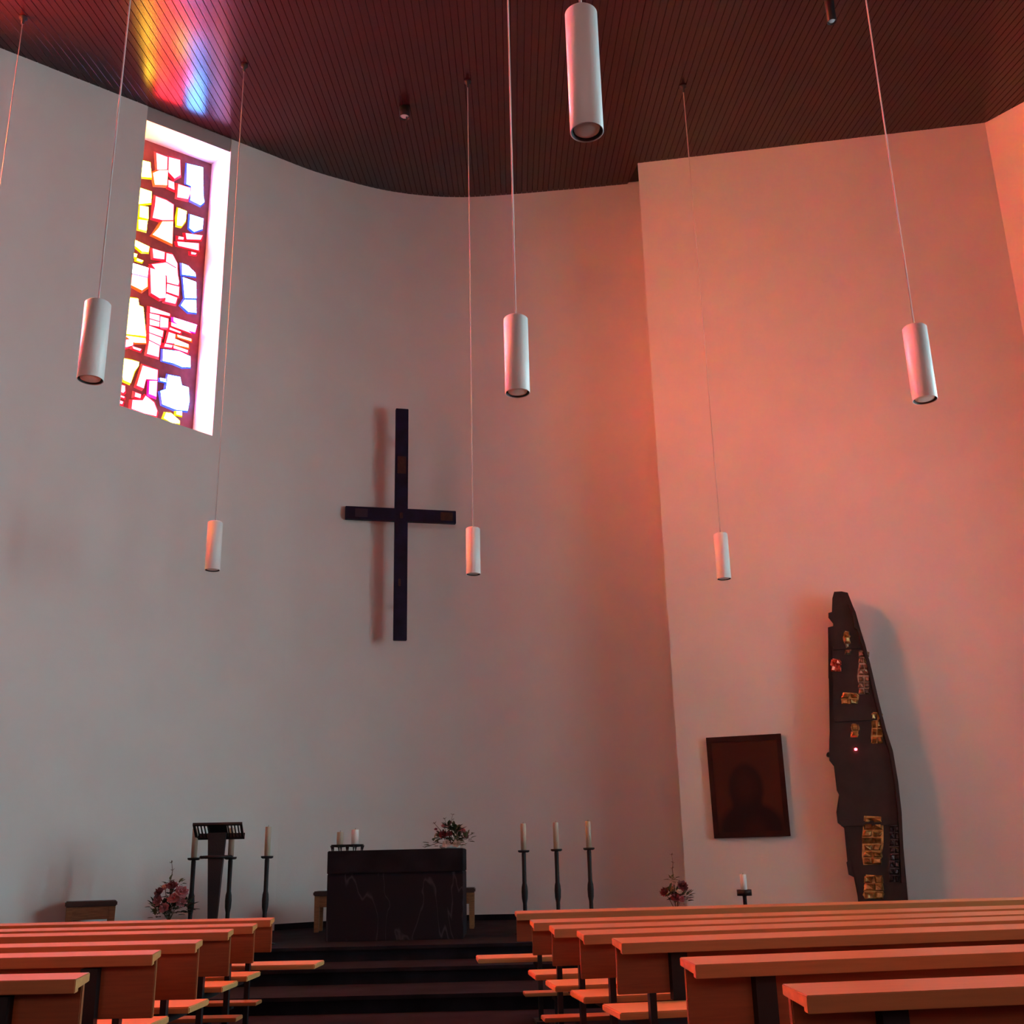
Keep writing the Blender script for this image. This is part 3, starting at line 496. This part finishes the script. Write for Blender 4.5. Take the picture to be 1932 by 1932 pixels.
# ---------------------------------------------------------------- candlesticks
def candlestick(x, y, h, label, group):
    o = empty('candlestick', (x, y, .45), label=label, cat='candlestick', group=group)
    mb = MB(); mb.lathe([(0, 0), (.13, 0), (.13, .012), (.05, .03), (.022, .06), (0, .06)], seg=20); mb.build('base', iron, o)
    mb = MB(); mb.lathe([(.022, .05), (.024, h * .22), (.025, h * .36), (.036, h * .42), (.039, h * .5), (.035, h * .56), (.026, h * .60), (.025, h * .75), (.027, h - .045), (.022, h - .02)], seg=12); mb.build('shaft', iron, o)
    mb = MB(); mb.lathe([(0, h - .03), (.055, h - .028), (.07, h - .018), (.07, h), (.06, h), (.055, h - .006), (0, h - .008)], seg=20); mb.build('drip_plate', iron, o)
    return o
pos = ['left', 'middle', 'right']
for i, (x, y) in enumerate(((-3.765, 13.2), (-3.378, 13.35), (-2.918, 13.2))):
    candlestick(x, y, .955, 'tall black iron candlestick left of the altar, %s of the three there' % ('leftmost', 'middle one', 'rightmost')[i], 'candlesticks left of the altar')
    candle((x, y, .45 + .949), .034, .33, wax, 'tall cream candle on the %s candlestick left of the altar' % ('leftmost', 'middle', 'rightmost')[i], 'candles left of the altar')
for i, (x, y) in enumerate(((.046, 14.0), (.448, 14.05), (.851, 14.1))):
    candlestick(x, y, .96 + .006 * i, 'tall black iron candlestick right of the altar, %s of the three there' % ('leftmost', 'middle one', 'rightmost')[i], 'candlesticks right of the altar')
    candle((x, y, .45 + .954 + .006 * i), .034, .32, wax, 'tall cream candle on the %s candlestick right of the altar' % ('leftmost', 'middle', 'rightmost')[i], 'candles right of the altar')
# single candle before the right wall
o = empty('candlestick', (2.70, 14.0, .45), label='squat black candlestick with a broad cup between painting and bouquet', cat='candlestick')
mb = MB(); mb.lathe([(0, 0), (.14, 0), (.14, .014), (.03, .03), (0, .03)], seg=20); mb.build('base', iron, o)
mb = MB(); mb.lathe([(.024, .02), (.024, .36), (.03, .385)], seg=12); mb.build('shaft', iron, o)
mb = MB(); mb.lathe([(0, .375), (.088, .375), (.088, .445), (.08, .445), (.08, .43), (0, .43)], seg=24); mb.build('cup', iron, o)
candle((2.70, 14.0, .88), .039, .19, wax_white, 'white candle standing in the squat candlestick below the painting')

# ---------------------------------------------------------------- lectern
o = empty('lectern', (-3.455, 13.0, .45), D2R(8), label='black iron lectern with slatted reading rest and tapering column left of the altar', cat='lectern')
mb = MB(); mb.box((0, 0, .01), (.34, .30, .02)); mb.build('base', iron, o, bevel=.004)
mb = MB()
def ring4(z, hx, hy): return [Vector((-hx, -hy, z)), Vector((hx, -hy, z)), Vector((hx, hy, z)), Vector((-hx, hy, z))]
for (z0, a0, b0), (z1, a1, b1) in (((.02, .036, .04), (.72, .070, .07)), ((.72, .070, .07), (1.02, .088, .06)), ((1.02, .088, .06), (1.22, .10, .05))): mb.hexa(ring4(z0, a0, b0) + ring4(z1, a1, b1))
mb.build('column', iron, o)
tilt = Matrix.Rotation(D2R(-26), 4, 'X'); rc = Vector((.0, .10, 1.245))
mb = MB()
for yy, w in ((-.155, .55), (.155, .55)): mb.box(rc + tilt @ Vector((0, yy, 0)), (w, .03, .028), m=tilt)
for xx in (-.262, .262): mb.box(rc + tilt @ Vector((xx, 0, 0)), (.026, .31, .026), m=tilt)
mb.build('rest_frame', iron, o)
for i in range(13):
    xx = -.225 + i * .0375
    mb = MB(); mb.box(rc + tilt @ Vector((xx, 0, 0)), (.013, .29, .016), m=tilt); mb.build('slat', iron, o)
mb = MB(); mb.box(rc + tilt @ Vector((0, .175, .02)), (.56, .02, .07), m=tilt); mb.build('book_stop', iron, o)
mb = MB(); mb.box(rc + tilt @ Vector((.0, 0, -.005)), (.20, .28, .02), m=tilt); mb.build('rest_bracket', iron, o)
mb = MB(); pts = [(.17 * math.cos(t), .13 * math.sin(t), .955) for t in [2 * math.pi * k / 28 for k in range(29)]]; mb.tube(pts, .017, 8, caps=False); mb.build('ring', iron, o)

# ---------------------------------------------------------------- seats behind the altar and at the left
def stool(name, loc, rz, w, d, h, label, cat, splay=.0, slab_t=.06):
    o = empty(name, loc, rz, label=label, cat=cat)
    mb = MB(); mb.box((0, 0, h - slab_t / 2), (w, d, slab_t)); mb.build('seat', mat('dark_seat', (.035, .018, .014), .5), o, bevel=.012)
    for s in (-1, 1):
        for sy in (-1, 1):
            mb = MB(); x = s * (w / 2 - .05); y = sy * (d / 2 - .05); x2 = x + s * splay
            mb.hexa([Vector((x2 + a, y + b, 0)) for a, b in ((-.03, -.025), (.03, -.025), (.03, .025), (-.03, .025))] + [Vector((x + a, y + b, h - slab_t)) for a, b in ((-.035, -.028), (.035, -.028), (.035, .028), (-.035, .028))]); mb.build('leg', wood_old, o, bevel=.004)
    mb = MB()
    for sy in (-1, 1): mb.box((0, sy * (d / 2 - .05), h - slab_t - .07), (w - .09, .03, .14))
    for s in (-1, 1): mb.box((s * (w / 2 - .05), 0, h - slab_t - .07), (.03, d - .09, .14))
    mb.build('apron', wood_old, o)
    return o
stool('bench', (-1.68, 15.5, .45), D2R(1), 2.14, .42, .51, 'long wooden bench behind the altar, its ends showing on both sides', 'bench')
st = stool('stool', (-5.0, 13.45, .45), D2R(22), .56, .42, .505, 'wooden stool with dark seat against the left wall beside the pink flowers', 'stool')
mb = MB(); mb.box((.0, 0, .20), (.46, .03, .05)); mb.box((0, .0, .20), (.03, .32, .05)); mb.build('stretcher', wood_old, st)

# ---------------------------------------------------------------- cross
CA = 13.0; cd = Vector((math.cos(D2R(CA)), math.sin(D2R(CA)), 0)); frc = frame((-1.738, 16.85), (cd.x, cd.y))
o = empty('cross', frc(-.06, 4.60, 0), label='tall dark blue enamelled cross on the curved wall above the altar', cat='cross'); b0 = o.location.copy()
f0 = lambda u, v, w=0: frc(u, v, w) - b0
K = .985
def cbox(name, u0, u1, v0, v1, w0, w1_, m=enamel, bev=.006, lean=0.0):
    mb = MB(); mb.hexa([f0(u0 - lean, v0, w1_), f0(u1 - lean, v0, w1_), f0(u1 - lean, v0, w0), f0(u0 - lean, v0, w0), f0(u0, v1, w1_), f0(u1, v1, w1_), f0(u1, v1, w0), f0(u0, v1, w0)]); return mb.build(name, m, o, bevel=bev)
cbox('upright', -.165, .045, 4.60, 8.50, -.03, .05)
cbox('crossbar', -.955, .835, 6.54, 6.755, -.032, .045)
cbox('inscription_plate', -.13, .01, 7.35, 7.65, .048, .058, copper, .004)
cbox('crossbar_plate', .58, .78, 6.58, 6.72, .043, .052, copper, .004)
cbox('crossbar_plate', -.80, -.60, 6.58, 6.72, .043, .052, mat('dark_enamel', (.02, .012, .03), .5), .004)
cbox('relief_knob', -.085, -.035, 6.58, 6.68, .048, .075, copper, .01)
cbox('relief_knob', -.10, -.06, 5.46, 5.58, .048, .066, copper, .008)
for v in (5.2, 8.0):
    mb = MB(); mb.tube([f0(-.06, v, -.03), f0(-.06, v, -.62)], .02, 8); mb.build('wall_bracket', black_steel, o)

# ---------------------------------------------------------------- painting and station relief on the right wall
o = empty('painting', w3(.955, 1.52, .025), label='dark framed icon painting of a bust silhouette on the pink-lit right wall', cat='painting'); b0 = o.location.copy()
f1 = lambda u, v, w=0: w3(u, v, w) - b0
def quadbox(fr, q, w0, w1_, name, m, parent, bev=0.0):
    mb = MB(); mb.hexa([fr(*q[3], w1_), fr(*q[2], w1_), fr(*q[2], w0), fr(*q[3], w0), fr(*q[0], w1_), fr(*q[1], w1_), fr(*q[1], w0), fr(*q[0], w0)]); return mb.build(name, m, parent, bevel=bev)
quadbox(f1, [(.43, 2.915), (1.485, 2.925), (1.485, 1.53), (.44, 1.525)], .003, .045, 'panel', mat('dark_frame_wood', (.028, .009, .008), .7, var=.3, spec=.15), o, .005)
pm = bpy.data.materials.new('icon_paint'); pm.use_nodes = True; nt = pm.node_tree; b = nt.nodes['Principled BSDF']; b.inputs['Roughness'].default_value = .8; b.inputs['Specular IOR Level'].default_value = .15
tc = nt.nodes.new('ShaderNodeTexCoord')
def ell(cx, cy, rx, ry, soft=.12):
    mp = nt.nodes.new('ShaderNodeMapping'); mp.vector_type = 'POINT'; mp.inputs['Location'].default_value = (-cx / rx, 0, -cy / ry); mp.inputs['Scale'].default_value = (1 / rx, 0, 1 / ry)
    nt.links.new(tc.outputs['Object'], mp.inputs['Vector']); ln = nt.nodes.new('ShaderNodeVectorMath'); ln.operation = 'LENGTH'; nt.links.new(mp.outputs['Vector'], ln.inputs[0])
    mr = nt.nodes.new('ShaderNodeMapRange'); mr.inputs['From Min'].default_value = 1 + soft; mr.inputs['From Max'].default_value = 1 - soft; nt.links.new(ln.outputs['Value'], mr.inputs['Value']); return mr.outputs['Result']
def over(base, fac, col):
    mx = nt.nodes.new('ShaderNodeMix'); mx.data_type = 'RGBA'; nt.links.new(fac, mx.inputs['Factor'])
    if isinstance(base, tuple): mx.inputs['A'].default_value = base
    else: nt.links.new(base, mx.inputs['A'])
    mx.inputs['B'].default_value = col; return mx.outputs['Result']
c = over((.062, .018, .012, 1), ell(0, 1.05, .42, .48, .25), (.050, .016, .011, 1))
c = over(c, ell(-.02, .66, .24, .34), (.018, .009, .009, 1)); c = over(c, ell(.02, .12, .44, .34), (.016, .008, .009, 1)); c = over(c, ell(-.02, .42, .2, .3), (.018, .008, .009, 1)); c = over(c, ell(-.03, .68, .13, .2, .5), (.030, .011, .010, 1)); c = over(c, ell(.08, .06, .14, .18, .5), (.030, .010, .009, 1))
nt.links.new(c, b.inputs['Base Color'])
po = empty('tmp'); bpy.data.objects.remove(po)
mb = MB()
mb.face([(-.46, 0, .05), (.46, 0, .05), (.46, 0, 1.33), (-.46, 0, 1.33)]); mb.face([(-.46, .004, .05), (-.46, .004, 1.33), (.46, .004, 1.33), (.46, .004, .05)])
pic = mb.build('picture', pm, o); pic.location = f1(.955, 1.53, .048); pic.rotation_euler = (0, 0, math.atan2(W3D[1], W3D[0]))
for nm, q in (('frame_side', [(.43, 2.915), (.50, 2.915), (.51, 1.525), (.44, 1.525)]), ('frame_side', [(1.415, 2.925), (1.485, 2.925), (1.485, 1.53), (1.415, 1.53)]), ('frame_rail', [(.50, 2.915), (1.415, 2.924), (1.415, 2.845), (.50, 2.838)]), ('frame_rail', [(.51, 1.60), (1.415, 1.605), (1.415, 1.53), (.51, 1.526)])):
    quadbox(f1, q, .044, .058, nm, mat('dark_frame_wood', (.035, .015, .012), .5), o, .003)
o = empty('wall_relief', w3(5.29, 4.45, .02), label='small grey relief plaque on the right wall at the edge of the view', cat='plaque'); b0 = o.location.copy(); f2 = lambda u, v, w=0: w3(u, v, w) - b0
quadbox(f2, [(5.09, 4.93), (5.49, 4.93), (5.49, 4.42), (5.11, 4.42)], -.017, .03, 'backing_plate', grey_m, o, .005)
quadbox(f2, [(5.13, 4.89), (5.45, 4.89), (5.45, 4.46), (5.15, 4.46)], .028, .05, 'relief_panel', mat('dark_relief', (.09, .08, .075), .5, var=.4, scale=14, bump=.5, bscale=14), o, .008)

# ---------------------------------------------------------------- bronze tabernacle stele
o = empty('tabernacle_stele', w3(3.2, .45, .15), label='tall dark bronze stele with stepped edge and gold glass inlays at the right wall', cat='sculpture'); b0 = o.location.copy(); f4 = lambda u, v, w=0: w3(u, v, w) - b0
mb = MB()
pl = STELE; n = len(pl)
NL = 36; back = [mb.bm.verts.new(f4(u + (.09 if 0 < k < NL else 0), v, .17)) for k, (u, v) in enumerate(pl)]; front = [mb.bm.verts.new(f4(u, v, .30)) for u, v in pl]
fb = mb.bm.faces.new(back[::-1]); ff = mb.bm.faces.new(front)
for k in range(n): mb.bm.faces.new((back[k], back[(k + 1) % n], front[(k + 1) % n], front[k]))
bmesh.ops.triangulate(mb.bm, faces=[fb, ff])
mb.build('body', bronze, o)
def stele_mid(v):
    xs = [a + (c_ - a) * (v - b_) / (d_ - b_) for (a, b_), (c_, d_) in zip(pl, pl[1:] + pl[:1]) if (b_ - v) * (d_ - v) < 0]
    return (min(xs) + max(xs)) / 2
for v in (1.2, 2.6, 3.9):
    mb = MB(); cu = stele_mid(v); mb.tube([f4(cu, v, .18), f4(cu, v, 0)], .03, 8); mb.build('wall_bracket', black_steel, o)
# raised ribs following the curved right edge
rb = [p for p in pl[-18:] ]
right = [p for p in pl if p[1] > .4][-18:]
mb = MB()
for p, q in zip(right[1:-1], right[2:-1]):
    if p[1] > q[1]: continue
    mb.hexa([f4(p[0] - .05, p[1], .36), f4(p[0] - .012, p[1], .36), f4(p[0] - .012, p[1], .295), f4(p[0] - .06, p[1], .295), f4(q[0] - .05, q[1], .36), f4(q[0] - .012, q[1], .36), f4(q[0] - .012, q[1], .295), f4(q[0] - .06, q[1], .295)])
mb.build('edge_rib', bronze, o)
for v in (1.66, 3.05, 4.05):
    xs = []
    for (a, b_), (c_, d_) in zip(pl, pl[1:] + pl[:1]):
        if (b_ - v) * (d_ - v) < 0: xs.append(a + (c_ - a) * (v - b_) / (d_ - b_))
    if len(xs) > 1:
        a, b_ = min(xs), max(xs); quadbox(f4, [(a + .02, v + .03), (b_ - .08, v + .04), (b_ - .08, v - .03), (a + .02, v - .03)], .295, .33, 'cross_band', bronze, o, .006)
IM = {'gold': gold_in, 'clear': clear_in, 'red': red_in, 'dark': dark_in}
for kind, q in INLAYS:
    mb = MB(); (ua, va), (ub, vb), (uc, vc), (ud, vd) = q
    ed = lambda p, r, t: (p[0] + (r[0] - p[0]) * t + random.uniform(-.022, .022), p[1] + (r[1] - p[1]) * t)
    mb.prism([(ud + .01, vd), (uc - .01, vc + .01)] + [ed((uc, vc), (ub, vb), t) for t in (.22, .4, .62, .8)] + [(ub - .02, vb), (ua + .02, va + .012)] + [ed((ua, va), (ud, vd), t) for t in (.2, .45, .6, .82)], f4, .296, .305)
    w = max(ub - ua, .01); h = max(va - vd, .01); nx = 2 if w > .11 else 1; ny = max(2, int(h / .085))
    for i in range(nx):
        for j in range(ny):
            def pt(s, t):
                top = (ua + (ub - ua) * s, va + (vb - va) * s); bot = (ud + (uc - ud) * s, vd + (vc - vd) * s); return (top[0] + (bot[0] - top[0]) * t, top[1] + (bot[1] - top[1]) * t)
            j0 = lambda: random.uniform(-.16, .16)
            s0, s1, t0, t1 = i / nx + .02, (i + 1) / nx - .02, j / ny + .01, (j + 1) / ny - .01
            P = [pt(s0 + j0() / nx, t0 + j0() / ny * .5), pt(s1 + j0() / nx, t0 + j0() / ny * .5), pt(s1 + j0() / nx, t1), pt(s0 + j0() / nx, t1)]
            cu = sum(p[0] for p in P) / 4 + random.uniform(-.015, .015); cv = sum(p[1] for p in P) / 4 + random.uniform(-.02, .02)
            A = [f4(u, v, .303) for u, v in P]; B = [f4(cu + (u - cu) * .6, cv + (v - cv) * .6, .316 + random.uniform(0, .04)) for u, v in P]
            va_ = [mb.bm.verts.new(p) for p in A]; vb_ = [mb.bm.verts.new(p) for p in B]
            mb.bm.faces.new(vb_[:3]); mb.bm.faces.new((vb_[0], vb_[2], vb_[3]))
            for k in range(4): mb.bm.faces.new((va_[k], va_[(k + 1) % 4], vb_[(k + 1) % 4], vb_[k]))
    tag(mb.build('glass_inlay', IM[kind], o), label={'gold': 'amber gold glass inlay', 'clear': 'smoky crystal inlay', 'red': 'ruby red glass inlay', 'dark': 'dark crystal inlay'}[kind])
mb = MB(); mb.lathe([(0, -.02), (.02, -.012), (.02, .012), (0, .02)], f4(*LAMP, .33), 12)
tag(mb.build('sanctuary_lamp', glow_mat('red_lamp', (1.0, .05, .07), 14.0), o), label='small glowing red lamp')

# ---------------------------------------------------------------- pendant lamps
def pendant_parts(root, r, h, ceil_h):
    mb = MB(); mb.lathe([(r - .006, .035), (r - .003, 0), (r, .002), (r, h - .012), (r - .012, h), (.02, h), (0, h)], seg=36); mb.build('shade', white_metal, root)
    mb = MB(); mb.lathe([(r - .006, .004), (r - .010, .010), (r - .016, .05), (0, .06)], seg=36); mb.build('inner_ring', lamp_in, root)
    mb = MB(); mb.lathe([(0, .006), (r * .5, .007), (r * .76, .011), (r * .80, .02), (r * .80, .05)], seg=32); mb.build('bulb_glass', lamp_glass, root)
    L = ceil_h - root.location.z
    mb = MB(); mb.tube([(0, 0, h - .002), (.004, 0, h + (L - h) * .5), (0, 0, L - .10)], .0065, 6); mb.build('cord', cord_m, root)
    mb = MB(); mb.lathe([(0, L - .115), (.018, L - .11), (.022, L - .05), (.05, L - .03), (.05, L + .004), (0, L + .004)], seg=14); mb.build('ceiling_rose', black_steel, root)
PEND = [('pendant_lamp', -2.908, 6.93, 4.535, 'leftmost of three mid-distance ones, beside the stained window'), ('pendant_lamp', .060, 7.20, 4.479, 'middle of three mid-distance ones, right of the cross'), ('pendant_lamp', 3.075, 7.47, 4.467, 'rightmost of three mid-distance ones, before the pink wall'),
    ('pendant_lamp', .340, 3.757, 4.098, 'nearest and largest, at the top of the view'), ('pendant_lamp', -3.575, 12.55, 4.655, 'far one hanging below the stained window'), ('pendant_lamp', -.497, 13.15, 4.685, 'far one hanging just right of the cross'), ('pendant_lamp', 2.665, 13.45, 4.625, 'far one hanging above the painting'), ('pendant_lamp', -6.05, 11.25, 4.70, 'far one beyond the left edge, only its cord showing')]
for nm, x, y, z, wh in PEND:
    o = empty(nm, (x, y, z), label='white cylinder pendant lamp, ' + wh, cat='lamp', group='white cylinder pendants')
    pendant_parts(o, .089 if y > 5 else .068, .60, cz(y))
# black cylinder spots under the ceiling
for x, y, r, h, drop, lab in ((-1.485, 13.9, .078, .42, .03, 'black cylinder ceiling spotlight above the cross'), (3.89, 10.5, .055, .85, .03, 'black cylinder ceiling spotlight cut by the top edge at right')):
    top = cz(y); zb = (11.95 + .07) if x < 0 else 10.585
    o = empty('ceiling_spotlight', (x, y, zb), label=lab, cat='spotlight')
    Lh = top - zb
    mb = MB(); mb.lathe([(r - .01, .03), (r - .004, 0), (r, .003), (r, min(h, Lh)), (0, min(h, Lh))], seg=24); mb.build('housing', black_steel, o)
    mb = MB(); mb.lathe([(0, .012), (r * .6, .014), (r - .012, .03)], seg=20); mb.build('lens', mat('spot_lens', (.35, .38, .42), .15), o)
    mb = MB(); mb.tube([(0, 0, min(h, Lh) - .01), (0, 0, Lh + .003)], .02, 8); mb.build('stem', black_steel, o)
    if x < 0:
        mb = MB(); mb.tube([(.03, 0, .01), (.035, 0, -.12), (.03, 0, -.25)], .010, 6); mb.build('cable', black_steel, o)
